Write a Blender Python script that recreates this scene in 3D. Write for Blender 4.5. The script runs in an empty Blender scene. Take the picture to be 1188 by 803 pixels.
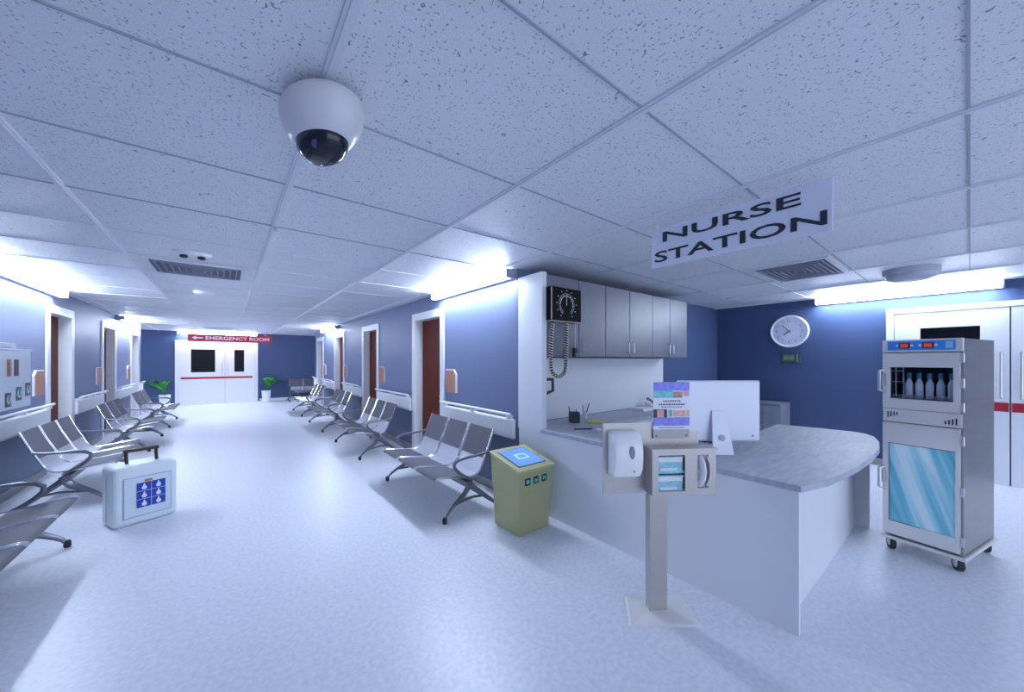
import bpy, math, random
from mathutils import Matrix, Vector
random.seed(7)
sc = bpy.context.scene
COL = sc.collection
PI = math.pi
H_CEIL = 2.643

# ------------------------------------------------------------------ materials
MATS = {}
def mat(name, col, rough=0.5, metal=0.0, emit=None, spec=0.5, alpha=None, noise=None, bump=None, coat=0.0):
    """noise=(scale,amount,(sx,sy,sz)) small colour variation; bump=(scale,strength)"""
    if name in MATS: return MATS[name]
    m = bpy.data.materials.new(name); m.use_nodes = True
    nt = m.node_tree; b = nt.nodes['Principled BSDF']
    b.inputs['Base Color'].default_value = (*col, 1)
    b.inputs['Roughness'].default_value = rough
    b.inputs['Metallic'].default_value = metal
    b.inputs['Specular IOR Level'].default_value = spec
    b.inputs['Coat Weight'].default_value = coat
    if emit:
        b.inputs['Emission Color'].default_value = (*emit[0], 1)
        b.inputs['Emission Strength'].default_value = emit[1]
    if noise or bump:
        tc = nt.nodes.new('ShaderNodeTexCoord')
    if noise:
        mp = nt.nodes.new('ShaderNodeMapping'); mp.inputs['Scale'].default_value = noise[2]
        nt.links.new(tc.outputs['Object'], mp.inputs['Vector'])
        n = nt.nodes.new('ShaderNodeTexNoise'); n.inputs['Scale'].default_value = noise[0]
        n.inputs['Detail'].default_value = 5
        nt.links.new(mp.outputs[0], n.inputs['Vector'])
        r = nt.nodes.new('ShaderNodeMapRange')
        r.inputs['From Min'].default_value = .3; r.inputs['From Max'].default_value = .7
        r.inputs['To Min'].default_value = 1 - noise[1]; r.inputs['To Max'].default_value = 1 + noise[1]
        nt.links.new(n.outputs['Fac'], r.inputs['Value'])
        v = nt.nodes.new('ShaderNodeVectorMath'); v.operation = 'SCALE'
        v.inputs[0].default_value = col
        nt.links.new(r.outputs[0], v.inputs['Scale'])
        nt.links.new(v.outputs[0], b.inputs['Base Color'])
    if bump:
        n2 = nt.nodes.new('ShaderNodeTexNoise'); n2.inputs['Scale'].default_value = bump[0]
        nt.links.new(tc.outputs['Object'], n2.inputs['Vector'])
        bp = nt.nodes.new('ShaderNodeBump'); bp.inputs['Strength'].default_value = bump[1]
        bp.inputs['Distance'].default_value = .01
        nt.links.new(n2.outputs['Fac'], bp.inputs['Height'])
        nt.links.new(bp.outputs[0], b.inputs['Normal'])
    MATS[name] = m
    return m

def ceiling_material():
    m = bpy.data.materials.new('fissured ceiling tile'); m.use_nodes = True
    nt = m.node_tree; b = nt.nodes['Principled BSDF']; N = nt.nodes.new; L = nt.links.new
    b.inputs['Roughness'].default_value = .5
    tc = N('ShaderNodeTexCoord')
    # long crooked fissures: thin iso-lines of a warped noise, kept only in patches
    def noise(scale, det, off):
        mp = N('ShaderNodeMapping'); mp.inputs['Location'].default_value = off
        L(tc.outputs['Object'], mp.inputs['Vector'])
        n = N('ShaderNodeTexNoise'); n.inputs['Scale'].default_value = scale; n.inputs['Detail'].default_value = det
        L(mp.outputs[0], n.inputs['Vector']); return n.outputs['Fac']
    def math_(op, a, bb, clamp=False):
        x = N('ShaderNodeMath'); x.operation = op; x.use_clamp = clamp
        for i, s in enumerate((a, bb)):
            if s is None: continue
            if isinstance(s, (int, float)): x.inputs[i].default_value = s
            else: L(s, x.inputs[i])
        return x.outputs[0]
    iso = math_('LESS_THAN', math_('ABSOLUTE', math_('SUBTRACT', noise(24, 0, (3, 1, 0)), .5), None), .014)
    patch = math_('GREATER_THAN', noise(34, 0, (9, 5, 2)), .635)
    fis = math_('MULTIPLY', iso, patch)
    # pin holes
    vo = N('ShaderNodeTexVoronoi'); vo.voronoi_dimensions = '2D'; vo.inputs['Scale'].default_value = 46
    L(tc.outputs['Object'], vo.inputs['Vector'])
    dot = math_('LESS_THAN', vo.outputs['Distance'], .17)
    sp = N('ShaderNodeSeparateColor'); L(vo.outputs['Color'], sp.inputs[0])
    keep = math_('GREATER_THAN', sp.outputs[0], .6)
    dots = math_('MULTIPLY', dot, keep)
    vo2 = N('ShaderNodeTexVoronoi'); vo2.voronoi_dimensions = '2D'; vo2.inputs['Scale'].default_value = 110
    L(tc.outputs['Object'], vo2.inputs['Vector'])
    dots2 = math_('MULTIPLY', math_('LESS_THAN', vo2.outputs['Distance'], .16), .28)
    tot = math_('MAXIMUM', math_('MULTIPLY', fis, .8), math_('MAXIMUM', math_('MULTIPLY', dots, .5), dots2))
    base = N('ShaderNodeMix'); base.data_type = 'RGBA'
    base.inputs['A'].default_value = (.78, .80, .84, 1); base.inputs['B'].default_value = (.11, .12, .19, 1)
    L(tot, base.inputs['Factor']); L(base.outputs['Result'], b.inputs['Base Color'])
    bp = N('ShaderNodeBump'); bp.inputs['Strength'].default_value = .25; bp.inputs['Distance'].default_value = .004
    L(noise(160, 2, (0, 0, 0)), bp.inputs['Height']); L(bp.outputs[0], b.inputs['Normal'])
    return m

M_ceil = ceiling_material()
M_floor = mat('speckled vinyl floor', (.76, .79, .86), .36, noise=(34, .09, (1, 1, 1)), spec=.55)
M_wall = mat('blue wall paint', (.145, .185, .325), .45, spec=.4)
M_wall_dk = mat('deep blue wall paint', (.066, .102, .22), .55, spec=.3)
M_white = mat('white satin paint', (.82, .83, .87), .35)
M_panel = mat('white laminate panel', (.82, .84, .88), .4)
M_tee = mat('ceiling grid metal', (.72, .74, .80), .5, spec=.25)
M_tee_dk = mat('ceiling grid shadow gap', (.36, .39, .48), .6)
M_brown = mat('reddish brown door wood', (.12, .020, .010), .5, spec=.12, noise=(4, .15, (6, 6, .6)))
M_base = mat('grey skirting', (.30, .31, .33), .5)
M_steel = mat('brushed steel', (.62, .62, .64), .3, 1.0)
M_chrome = mat('polished chrome', (.68, .69, .74), .22, 1.0)
M_seatdk = mat('perforated dark grey steel', (.12, .122, .15), .6, .1, spec=.3, noise=(150, .25, (1, 1, 1)))
M_shell = mat('silver seat shell', (.42, .43, .49), .48, .45)
M_leg = mat('satin grey leg metal', (.17, .175, .22), .35, .5)
M_black = mat('black plastic', (.012, .012, .014), .4)
M_blkglass = mat('black door glass', (.005, .006, .010), .2, spec=.15)
M_red = mat('red stripe', (.45, .015, .035), .4)
M_signred = mat('red sign board', (.50, .02, .05), .4)
M_lamp = mat('fluorescent diffuser', (.9, .9, .95), .5, emit=((.72, .83, 1.0), 36))
M_cap = mat('lamp end cap', (.25, .27, .38), .5)
M_dark = mat('dark lettering', (.018, .025, .045), .5)
M_top = mat('grey wood grain worktop', (.46, .48, .55), .5, spec=.3, noise=(5, .14, (1.2, 7, 1)))
M_cab = mat('grey cabinet laminate', (.17, .18, .23), .4, noise=(6, .04, (1, 1, 1)))
M_orange = mat('tan chart holder board', (.42, .19, .12), .5)
M_leaf = mat('glossy green leaf', (.02, .22, .035), .35, noise=(14, .5, (1, 1, 1)))
M_soil = mat('dark potting soil', (.04, .03, .02), .9)
M_grey = mat('mid grey plastic', (.25, .26, .31), .5)
M_vent = mat('dark vent throat', (.10, .115, .17), .7)
M_imac = mat('silver computer casing', (.74, .79, .88), .35, .15)
M_olive = mat('olive beige plastic', (.42, .42, .22), .42)
M_screen = mat('blue touchscreen', (.10, .25, .6), .2, emit=((.20, .42, .95), .22))
M_case = mat('pale blue plastic case', (.74, .82, .85), .35)
M_caseface = mat('pale blue case inset', (.68, .77, .84), .35)
M_handle = mat('dark brown handle', (.035, .022, .022), .4)
M_blue = mat('bright blue panel', (.01, .06, .42), .4)

# ------------------------------------------------------------------ mesh builder
class MB:
    def __init__(s): s.v = []; s.f = []
    def add(s, vs, fs, M=None):
        o = len(s.v)
        for p in vs:
            p = Vector(p)
            if M is not None: p = M @ p
            s.v.append(tuple(p))
        for f in fs: s.f.append([i + o for i in f])
        return s
    def box(s, x0, x1, y0, y1, z0, z1, M=None):
        vs = [(x, y, z) for z in (z0, z1) for y in (y0, y1) for x in (x0, x1)]
        fs = [(0, 2, 3, 1), (4, 5, 7, 6), (0, 1, 5, 4), (2, 6, 7, 3), (0, 4, 6, 2), (1, 3, 7, 5)]
        return s.add(vs, fs, M)
    def prism(s, pts, z0, z1, M=None):
        n = len(pts)
        vs = [(x, y, z0) for x, y in pts] + [(x, y, z1) for x, y in pts]
        fs = [list(range(n))[::-1], list(range(n, 2 * n))] + [(i, (i + 1) % n, n + (i + 1) % n, n + i) for i in range(n)]
        return s.add(vs, fs, M)
    def loft(s, rings, M=None, closed=True, caps=True):
        n = len(rings[0]); vs = [p for r in rings for p in r]; fs = []
        for k in range(len(rings) - 1):
            for i in range(n if closed else n - 1):
                j = (i + 1) % n
                fs.append((k * n + i, k * n + j, (k + 1) * n + j, (k + 1) * n + i))
        if caps:
            fs.append(list(range(n))[::-1]); fs.append([(len(rings) - 1) * n + i for i in range(n)])
        return s.add(vs, fs, M)
    def tube(s, pts, r, seg=8, M=None, flat=1.0):
        pts = [Vector(p) for p in pts]; rings = []; up = None
        rr = r if isinstance(r, (list, tuple)) else [r] * len(pts)
        for i, p in enumerate(pts):
            t = (pts[min(i + 1, len(pts) - 1)] - pts[max(i - 1, 0)]).normalized()
            if up is None:
                up = t.orthogonal().normalized()
            else:
                up = (up - t * up.dot(t)).normalized()
            w = t.cross(up)
            rings.append([tuple(p + up * math.cos(2 * PI * k / seg) * rr[i] + w * math.sin(2 * PI * k / seg) * rr[i] * flat) for k in range(seg)])
        return s.loft(rings, M)
    def lathe(s, prof, seg=32, M=None):
        rings = [[(r * math.cos(2 * PI * k / seg), r * math.sin(2 * PI * k / seg), z) for k in range(seg)] for r, z in prof]
        return s.loft(rings, M)
    def sheet(s, prof, y0, y1, t, M=None):
        """profile of (x,z) points made into a sheet of thickness t spanning y0..y1"""
        up = []; lo = []
        for i, (x, z) in enumerate(prof):
            a = prof[max(i - 1, 0)]; b = prof[min(i + 1, len(prof) - 1)]
            dx, dz = b[0] - a[0], b[1] - a[1]; l = math.hypot(dx, dz)
            nx, nz = -dz / l * t / 2, dx / l * t / 2
            up.append((x + nx, z + nz)); lo.append((x - nx, z - nz))
        ring = up + lo[::-1]
        rings = [[(x, y, z) for x, z in ring] for y in (y0, y1)]
        n = len(prof); vs = [p for r in rings for p in r]; N = 2 * n
        fs = [(i, (i + 1) % N, N + (i + 1) % N, N + i) for i in range(N)]
        for o in (0, N):
            for i in range(n - 1): fs.append((o + i, o + i + 1, o + N - 2 - i, o + N - 1 - i))
        return s.add(vs, fs, M)
    def build(s, name, m, parent=None, smooth=False, bevel=0, seg=2, loc=None):
        me = bpy.data.meshes.new(name); me.from_pydata(s.v, [], s.f); me.validate(); me.update()
        import bmesh
        bm = bmesh.new(); bm.from_mesh(me); bmesh.ops.recalc_face_normals(bm, faces=bm.faces); bm.to_mesh(me); bm.free()
        me.materials.append(m)
        if smooth:
            for p in me.polygons: p.use_smooth = True
            try: me.set_sharp_from_angle(angle=math.radians(40))
            except Exception: pass
        o = bpy.data.objects.new(name, me); COL.objects.link(o)
        if parent is not None: o.parent = parent
        if loc: o.location = loc
        if bevel:
            b = o.modifiers.new('bevel', 'BEVEL'); b.width = bevel; b.segments = seg; b.limit_method = 'ANGLE'
        return o

def thing(name, label, cat, loc=(0, 0, 0), rz=0, group=None):
    o = bpy.data.objects.new(name, None); COL.objects.link(o)
    o.location = loc; o.rotation_euler = (0, 0, rz); o.empty_display_size = .1
    o['label'] = label; o['category'] = cat
    if group: o['group'] = group
    return o
def tag(o, label, cat, group=None):
    o['label'] = label; o['category'] = cat
    if group: o['group'] = group
    return o
def struct(o, label=None, cat=None):
    o['kind'] = 'structure'
    if label: o['label'] = label
    if cat: o['category'] = cat
    return o
def sroot(name, label, cat, loc=(0, 0, 0), rz=0):
    o = thing(name, label, cat, loc, rz); o['kind'] = 'structure'; return o
def T(x=0, y=0, z=0): return Matrix.Translation((x, y, z))
def R(a, ax): return Matrix.Rotation(a, 4, ax)
def lettering(name, s, size, m, parent, M, fitw=None, fith=None, bold=0.0, depth=.002):
    cu = bpy.data.curves.new('txt', 'FONT'); cu.body = s; cu.size = size; cu.extrude = depth; cu.offset = bold
    cu.align_x = 'CENTER'; cu.align_y = 'CENTER'; cu.resolution_u = 3
    o = bpy.data.objects.new('txt', cu); COL.objects.link(o)
    bpy.context.view_layer.update()
    dg = bpy.context.evaluated_depsgraph_get()
    me = bpy.data.meshes.new_from_object(o.evaluated_get(dg))
    bpy.data.objects.remove(o)
    xs = [v.co.x for v in me.vertices]; ys = [v.co.y for v in me.vertices]
    cx, cy = (min(xs) + max(xs)) / 2, (min(ys) + max(ys)) / 2
    sx = fitw / (max(xs) - min(xs)) if fitw else 1
    sy = fith / (max(ys) - min(ys)) if fith else 1
    me.transform(M @ Matrix.Diagonal((sx, sy, 1, 1)) @ T(-cx, -cy, 0))
    me.materials.clear(); me.materials.append(m)
    ob = bpy.data.objects.new(name, me); COL.objects.link(ob); ob.parent = parent
    return ob

# ------------------------------------------------------------------ the setting
XL, XR, XB, YE, YW = -2.0, 2.6, 7.84, 17.3, 15.2   # left wall, right wall, station back wall, end wall, end of corridor walls
YS = 3.19                                          # wall behind the station cabinets
fl = MB().box(-6, 9, -4.5, 17.8, -.1, 0).build('floor', M_floor)
struct(fl, 'pale blue speckled vinyl floor of the corridor', 'floor')
ce = MB().box(-6, 9, -4.5, 17.8, H_CEIL, H_CEIL + .1).build('ceiling', M_ceil)
struct(ce, 'suspended ceiling of pale fissured tiles', 'ceiling')

g = MB()
for k in range(-5, 8):
    x = .289 + k * 1.065
    g.box(x - .020, x + .020, -4.4, 17.25, H_CEIL - .010, H_CEIL)
    g.box(x - .008, x + .008, -4.4, 17.25, H_CEIL - .016, H_CEIL - .010)
struct(g.build('trim_1', M_tee), 'pale metal tees of the ceiling grid running along the corridor', 'ceiling grid')
g = MB()
for j in range(-5, 20):
    y = .004 + j * .8334
    if j == 5:
        struct(g.build('trim_2', M_tee_dk), 'thin dark cross joints of the ceiling grid overhead', 'ceiling grid'); g = MB()
    g.box(-5.9, 8.9, y - .0045, y + .0045, H_CEIL - .006, H_CEIL)
struct(g.build('trim_5', mat('pale grid joint', (.66, .68, .75), .5)), 'thin pale cross joints of the ceiling grid farther down the corridor', 'ceiling grid')

DOORS_R = [(5.06, 6.03), (8.07, 9.07), (11.0, 11.98), (13.8, 14.7)]
DOORS_L = [(8.14, 9.07), (11.0, 11.98), (13.8, 14.7)]
D_TOP = 2.30
def wall_with_doors(name, xa, xb, y0, y1, doors, m, label):
    w = MB(); y = y0
    for a, b in doors:
        w.box(xa, xb, y, a, 0, H_CEIL); w.box(xa, xb, a, b, D_TOP, H_CEIL); y = b
    w.box(xa, xb, y, y1, 0, H_CEIL)
    return struct(w.build(name, m), label, 'wall')
wall_with_doors('wall_right', XR, XR + .2, YS, YW, DOORS_R, M_wall, 'blue wall with four brown doors on the right of the corridor')
wall_with_doors('wall_left', XL - .2, XL, -4.4, YW, DOORS_L, M_wall, 'blue wall on the left of the corridor')
struct(MB().box(-6, 9, YE, YE + .2, 0, H_CEIL).build('wall_end', M_wall_dk), 'deep blue wall at the far end of the corridor', 'wall')
struct(MB().box(XB, XB + .2, -4.4, YS + .2, 0, H_CEIL).build('wall_station_side', M_wall_dk), 'deep blue wall with the round clock', 'wall')
struct(MB().box(XR + .2, XB, YS, YS + .2, 0, H_CEIL).build('wall_station_back', M_wall_dk), 'deep blue wall behind the nurse station cabinets', 'wall')

b = MB().box(-1.5 - 4.4, -1.47, YE - .02, YE, 0, .1).box(1.0, 8, YE - .02, YE, 0, .1)
struct(b.build('baseboard_end', M_white), 'white skirting at the foot of the end wall', 'skirting')
b = MB().box(XB - .02, XB, .82, YS, 0, .1)
struct(b.build('baseboard_station', mat('olive grey skirting', (.32, .33, .30), .5)), 'olive grey skirting under the clock wall', 'skirting')
for nm, x0, x1, dd, ys in (('baseboard_right', XR - .015, XR, DOORS_R, YS), ('baseboard_left', XL, XL + .015, DOORS_L, -4.3)):
    b = MB(); y = ys
    for a, c in dd: b.box(x0, x1, y, a - .12, 0, .1); y = c + .12
    b.box(x0, x1, y, YW, 0, .1)
    struct(b.build(nm, M_base), 'dark grey skirting of the %s corridor wall' % ('right' if 'right' in nm else 'left'), 'skirting')

# corridor doors: recessed brown leaf in a white frame
def corridor_door(n, side, a, b, label):
    s = 1 if side == 'R' else -1
    x = XR if side == 'R' else XL
    r = sroot('door_%d' % n, label, 'door', (x, (a + b) / 2, 0))
    h = (b - a) / 2; c = .11
    def bx(m, d0, d1, y0, y1, z0, z1):     # d = depth into the wall
        x0, x1 = sorted((s * d0, s * d1)); m.box(x0, x1, y0, y1, z0, z1)
    f = MB()
    bx(f, -.02, .003, -h - c, -h + .012, 0, D_TOP + c); bx(f, -.02, .003, h - .012, h + c, 0, D_TOP + c); bx(f, -.02, .003, -h + .012, h - .012, D_TOP - .012, D_TOP + c)
    bx(f, .003, .2, -h + .001, -h + .012, 0, D_TOP); bx(f, .003, .2, h - .012, h - .001, 0, D_TOP); bx(f, .003, .2, -h + .012, h - .012, D_TOP - .012, D_TOP - .001)
    f.build('door_frame', M_white, r)
    l = MB(); bx(l, .125, .165, -h + .013, h - .013, .005, D_TOP - .014)
    lf = l.build('door_panel', M_brown, r)
    k = MB(); yk = -h + .09
    k.tube([(s * .125, yk, 1.02), (s * .07, yk, 1.02), (s * .07, yk + .11, 1.02)], .011)
    k.box(min(s * .118, s * .125), max(s * .118, s * .125), yk - .025, yk + .025, .92, 1.12)
    k.build('door_handle', M_chrome, lf)
n = 1
for (a, b), w in zip(DOORS_R, ('nearest', 'second', 'third', 'farthest')):
    corridor_door(n, 'R', a, b, 'brown door in white frame, %s of the four on the right corridor wall' % w); n += 1
for (a, b), w in zip(DOORS_L, ('nearest', 'middle', 'farthest')):
    corridor_door(n, 'L', a, b, 'brown door in white frame, %s of the three on the left corridor wall' % w); n += 1

# end double door, faces -Y
r = sroot('door_8', 'white double door with black windows and red stripe under the red sign', 'door', (-.24, YE, 0))
f = MB().box(-1.19, -1.10, -.05, 0, 0, 2.32).box(1.10, 1.19, -.05, 0, 0, 2.32).box(-1.10, 1.10, -.05, 0, 2.24, 2.32)
f.build('door_frame', M_white, r)
for x0, x1, wx0, wx1, hx, sx0, sx1 in ((-1.095, .182, -.77, -.10, .10, -1.04, .182), (.188, 1.095, .46, .76, .27, .188, 1.02)):
    d = MB().box(x0, wx0, -.045, -.005, 0, 2.235).box(wx1, x1, -.045, -.005, 0, 2.235).box(wx0, wx1, -.045, -.005, 0, 1.17).box(wx0, wx1, -.045, -.005, 2.0, 2.235)
    p = d.build('door_panel', M_white, r)
    MB().box(wx0, wx1, -.035, -.015, 1.17, 2.0).build('door_window', M_blkglass, p)
    MB().box(sx0, sx1, -.052, -.045, .93, 1.0).build('red_stripe', M_red, p)
    MB().tube([(hx, -.045, 1.12), (hx, -.09, 1.12), (hx, -.09, 1.5), (hx, -.045, 1.5)], .011).build('door_handle', M_steel, p)

# station double door on the clock wall, faces -X
r = sroot('door_9', 'white double door with black window and red stripe behind the steel cabinet', 'door', (XB, -.315, 0))
f = MB().box(-.05, 0, 1.02, 1.10, 0, 2.36).box(-.05, 0, -1.10, -1.02, 0, 2.36).box(-.05, 0, -1.02, 1.02, 2.29, 2.36)
f.build('door_frame', M_panel, r)
for y0, y1, wy0, wy1, hy in ((.006, 1.015, .235, .759, .072), (-1.015, -.006, -.66, -.25, -.083)):
    d = MB().box(-.042, -.004, y0, wy0, 0, 2.285).box(-.042, -.004, wy1, y1, 0, 2.285).box(-.042, -.004, wy0, wy1, 0, 1.2).box(-.042, -.004, wy0, wy1, 2.06, 2.285)
    p = d.build('door_panel', M_panel, r)
    MB().box(-.03, -.012, wy0, wy1, 1.2, 2.06).build('door_window', M_blkglass, p)
    MB().box(-.05, -.042, y0 + .005, y1 - .005, .945, 1.06).build('red_stripe', M_red, p)
    MB().tube([(-.042, hy, 1.12), (-.09, hy, 1.12), (-.09, hy, 1.70), (-.042, hy, 1.70)], .013).build('door_handle', M_steel, p)

# ------------------------------------------------------------------ crash rails with handrails
def crash_rail(side, y0, y1, label):
    s = -1 if side == 'R' else 1     # direction away from the wall
    x = XR if side == 'R' else XL
    r = thing('crash_rail', label, 'wall rail', (x, (y0 + y1) / 2, 0), 0, 'wall rails of the %s corridor wall' % ('right' if side == 'R' else 'left'))
    h = (y1 - y0) / 2
    m = MB(); a, c = sorted((s * .001, s * .055)); m.box(a, c, -h, h, .70, .93)
    m.build('bumper_board', M_white, r, bevel=.022, seg=3)
    m = MB().tube([(s * .085, -h + .01, .985), (s * .085, h - .01, .985)], .018, 10)
    m.build('handrail', M_white, r, smooth=True)
    k = max(2, int((y1 - y0) / .8) + 1)
    for i in range(k):
        m = MB(); yy = -h + .08 + (2 * h - .16) * i / (k - 1)
        a, c = sorted((s * .04, s * .085)); m.box(a, c, yy - .02, yy + .02, .93, .975)
        a, c = sorted((s * .001, s * .0401)); m.box(a, c, yy - .02, yy + .02, .931, .96)
        m.build('bracket', M_white, r)
segs = [YS + .02] + [v for a, b in DOORS_R for v in (a - .13, b + .13)] + [YW]
nm = ['beside the nurse station', 'between the first and second doors', 'between the second and third doors', 'between the third and last doors', 'past the last door']
for i in range(0, len(segs), 2):
    if segs[i + 1] - segs[i] > .3: crash_rail('R', segs[i], segs[i + 1], 'white bumper board and handrail on the right wall %s' % nm[i // 2])
segs = [.5] + [v for a, b in DOORS_L for v in (a - .13, b + .13)] + [YW]
nm = ['below the silver control box', 'between the first and middle doors', 'between the middle and last doors', 'past the last door']
for i in range(0, len(segs), 2):
    if segs[i + 1] - segs[i] > .3: crash_rail('L', segs[i], segs[i + 1], 'white bumper board and handrail on the left wall %s' % nm[i // 2])

# tan chart holders beside the doors
def chart_holder(side, y, label):
    s = -1 if side == 'R' else 1
    x = XR if side == 'R' else XL
    r = thing('chart_holder', label, 'chart holder', (x, y, 1.13), 0, 'chart holders beside the corridor doors')
    def P(pts, d0, d1):
        m = MB(); ring = []
        for d in (d0, d1): ring.append([(s * d, yy, zz) for yy, zz in pts])
        return m.loft(ring)
    w = .155
    P([(-w, 0), (w, 0), (w, .34), (-w + .07, .34), (-w, .27)], .001, .022).build('tray', M_white, r)
    P([(-w + .018, .0), (w - .005, .0), (w - .005, .325), (-w + .075, .325), (-w + .018, .265)], .0225, .026).build('front_board', M_orange, r)
for y, w in ((4.72, 'nearest'), (7.72, 'second'), (10.72, 'third'), (13.45, 'farthest')):
    chart_holder('R', y, 'tan chart holder with white edge, %s on the right corridor wall' % w)
for y, w in ((7.74, 'nearest'), (10.64, 'middle'), (13.4, 'farthest')):
    chart_holder('L', y, 'tan chart holder with white edge, %s on the left corridor wall' % w)

# ------------------------------------------------------------------ wall lamps at the ceiling line
def wall_lamp(loc, rz, length, label):
    r = thing('wall_light', label, 'light', loc, rz, 'fluorescent wall lights under the ceiling')
    h = length / 2                      # local +x away from the wall, y along it
    MB().box(.001, .07, -h, h, -.11, -.004).build('housing', M_cap, r)
    MB().box(.071, .15, -h + .02, h - .02, -.11, -.012).build('diffuser', M_lamp, r)
    for s in (-1, 1):
        a, c = sorted((s * (h - .018), s * h)); MB().box(.071, .155, a, c, -.114, -.008).build('end_cap', M_cap, r)
    for k in (-.5, 0, .5): MB().box(.150, .154, k * length / 2 - .006, k * length / 2 + .006, -.10, -.012).build('retaining_clip', M_cap, r)
ZL = H_CEIL - .001
wall_lamp((XR, 4.15, ZL), PI, 1.9, 'bright wall light beside the nurse station, nearest on the right corridor wall')
wall_lamp((XR, 12.4, ZL), PI, 1.9, 'bright wall light farther down the right corridor wall')
wall_lamp((XL, 7.1, ZL), 0, 2.4, 'bright wall light on the left corridor wall before the first door')
wall_lamp((XL, 13.0, ZL), 0, 1.9, 'bright wall light farther down the left corridor wall')
wall_lamp((-.22, YE, ZL), -PI / 2, 2.3, 'bright wall light above the white double door at the corridor end')
wall_lamp((XB, .67, ZL), PI, 1.88, 'bright wall light above the station double door, right of the clock')

# ------------------------------------------------------------------ ceiling fittings
M_louv = mat('grey vent louvre', (.30, .32, .40), .5)
def ceiling_vent(x, y, w, l, label):
    r = thing('ceiling_vent', label, 'air vent', (x, y, H_CEIL), 0)
    MB().box(-w / 2 + .01, w / 2 - .01, -l / 2 + .01, l / 2 - .01, -.012, -.001).build('throat', M_vent, r)
    n = 7
    fr = MB()
    def ring(m, a, b, z0, z1, t):
        m.box(-a, a, -b, -b + t, z0, z1); m.box(-a, a, b - t, b, z0, z1)
        m.box(-a, -a + t, -b + t, b - t, z0, z1); m.box(a - t, a, -b + t, b - t, z0, z1)
    ring(fr, w / 2 + .02, l / 2 + .02, -.022, -.001, .04); fr.build('frame', M_tee, r)
    for k in range(1, n):
        a = (w / 2) * (1 - k / n); b_ = (l / 2) * (1 - k / n)
        lv = MB(); ring(lv, a, b_, -.026, -.0121, .010); lv.build('louvre', M_louv, r)
    return r
ceiling_vent(-.25, 5.47, .80, .74, 'square louvred air vent in the corridor ceiling behind the twin sensor')
ceiling_vent(5.2, 1.22, 1.0, .66, 'square louvred air vent in the ceiling beyond the nurse station sign')

r = thing('ceiling_sensor', 'small white twin sensor with two dark eyes on the corridor ceiling', 'sensor', (-.26, 4.66, H_CEIL))
MB().lathe([(.15, -.001), (.15, -.012), (.13, -.03), (.10, -.034)], 24, Matrix.Diagonal((1, .5, 1, 1))).build('base', M_white, r, smooth=True)
for sx in (-.065, .065):
    MB().lathe([(.028, -.034), (.034, -.05), (.02, -.06)], 16, T(sx, 0, 0)).build('eye', M_black, r, smooth=True)
def detector(x, y, rad, h, label, m):
    r = thing('smoke_detector', label, 'smoke detector', (x, y, H_CEIL))
    MB().lathe([(rad, -.001), (rad, -h * .4), (rad * .97, -h * .45)], 32).build('base', m, r, smooth=True)
    MB().lathe([(rad * .9, -h * .451), (rad * .85, -h * .8), (rad * .6, -h), (rad * .1, -h)], 32).build('cover', m, r, smooth=True)
M_det = mat('grey detector plastic', (.45, .47, .56), .5)
detector(-.27, 7.2, .13, .05, 'small round smoke detector on the corridor ceiling behind the air vent', M_white)
detector(-.2, 15.0, .40, .05, 'wide round ceiling fitting near the red emergency sign', M_det)
detector(6.12, .42, .23, .13, 'round grey ceiling fitting in front of the station light', M_det)
r = thing('sprinkler_head', 'tiny sprinkler head on the ceiling tee behind the dome camera', 'sprinkler', (.289, 3.32, H_CEIL - .017))
MB().lathe([(.022, 0), (.022, -.006), (.008, -.01), (.008, -.022), (.018, -.026), (.018, -.029)], 14).build('head', M_chrome, r, smooth=True)

CB = Matrix(((.785, .619, 0, 0), (-.619, .785, 0, 0), (0, 0, 1, 0), (0, 0, 0, 1)))     # slightly oval body
CA = CB @ Matrix(((1.03, -.13, 0, 0), (-.13, .88, 0, 0), (0, 0, .90, 0), (0, 0, 0, 1))) @ CB.transposed()
r = thing('dome_camera', 'large white dome security camera with dark lens dome on the ceiling', 'security camera', (.294, 1.576, H_CEIL - .016))
MB().lathe([(.095, 0), (.135, -.012), (.158, -.035), (.167, -.065), (.163, -.10), (.150, -.14), (.128, -.175), (.112, -.192), (.104, -.196), (.100, -.186)], 48, CA).build('housing', mat('white camera housing', (.72, .70, .74), .3), r, smooth=True)
MB().lathe([(.103, -.185), (.103, -.198), (.098, -.222), (.080, -.250), (.052, -.270), (.02, -.279), (.002, -.280)], 40, CA).build('lens_dome', mat('smoked dome', (.012, .016, .026), .1), r, smooth=True)
MB().lathe([(.020, 0), (.019, .006), (.012, .009), (.002, .010)], 20, CA @ T(-.045, -.062, -.238) @ R(math.radians(125), 'X')).build('lens', mat('violet lens', (.06, .05, .2), .15), r, smooth=True)

# ------------------------------------------------------------------ signs
r = thing('hanging_sign', 'white hanging sign reading NURSE STATION above the counter', 'sign', (XR, 1.0, 2.31))
MB().box(-.008, .008, -.535, .532, 0, .292).build('board', mat('white sign board', (.70, .74, .86), .4), r)
for y in (-.50, .49): MB().box(-.003, .003, y - .012, y + .012, .285, .333).build('hanger', M_white, r)
MT = Matrix(((0, 0, -1, 0), (-1, 0, 0, 0), (0, 1, 0, 0), (0, 0, 0, 1)))
lettering('lettering', 'NURSE', .1, M_dark, r, T(-.0095, .022, .222) @ MT, .84, .077, .0015)
lettering('lettering', 'STATION', .1, M_dark, r, T(-.0095, -.003, .080) @ MT, 1.02, .082, .0015)
MT2 = Matrix(((1, 0, 0, 0), (0, 0, -1, 0), (0, 1, 0, 0), (0, 0, 0, 1)))
r = thing('hanging_sign', 'long red hanging sign reading EMERGENCY ROOM with a left arrow', 'sign', (.15, 16.6, 2.26))
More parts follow.
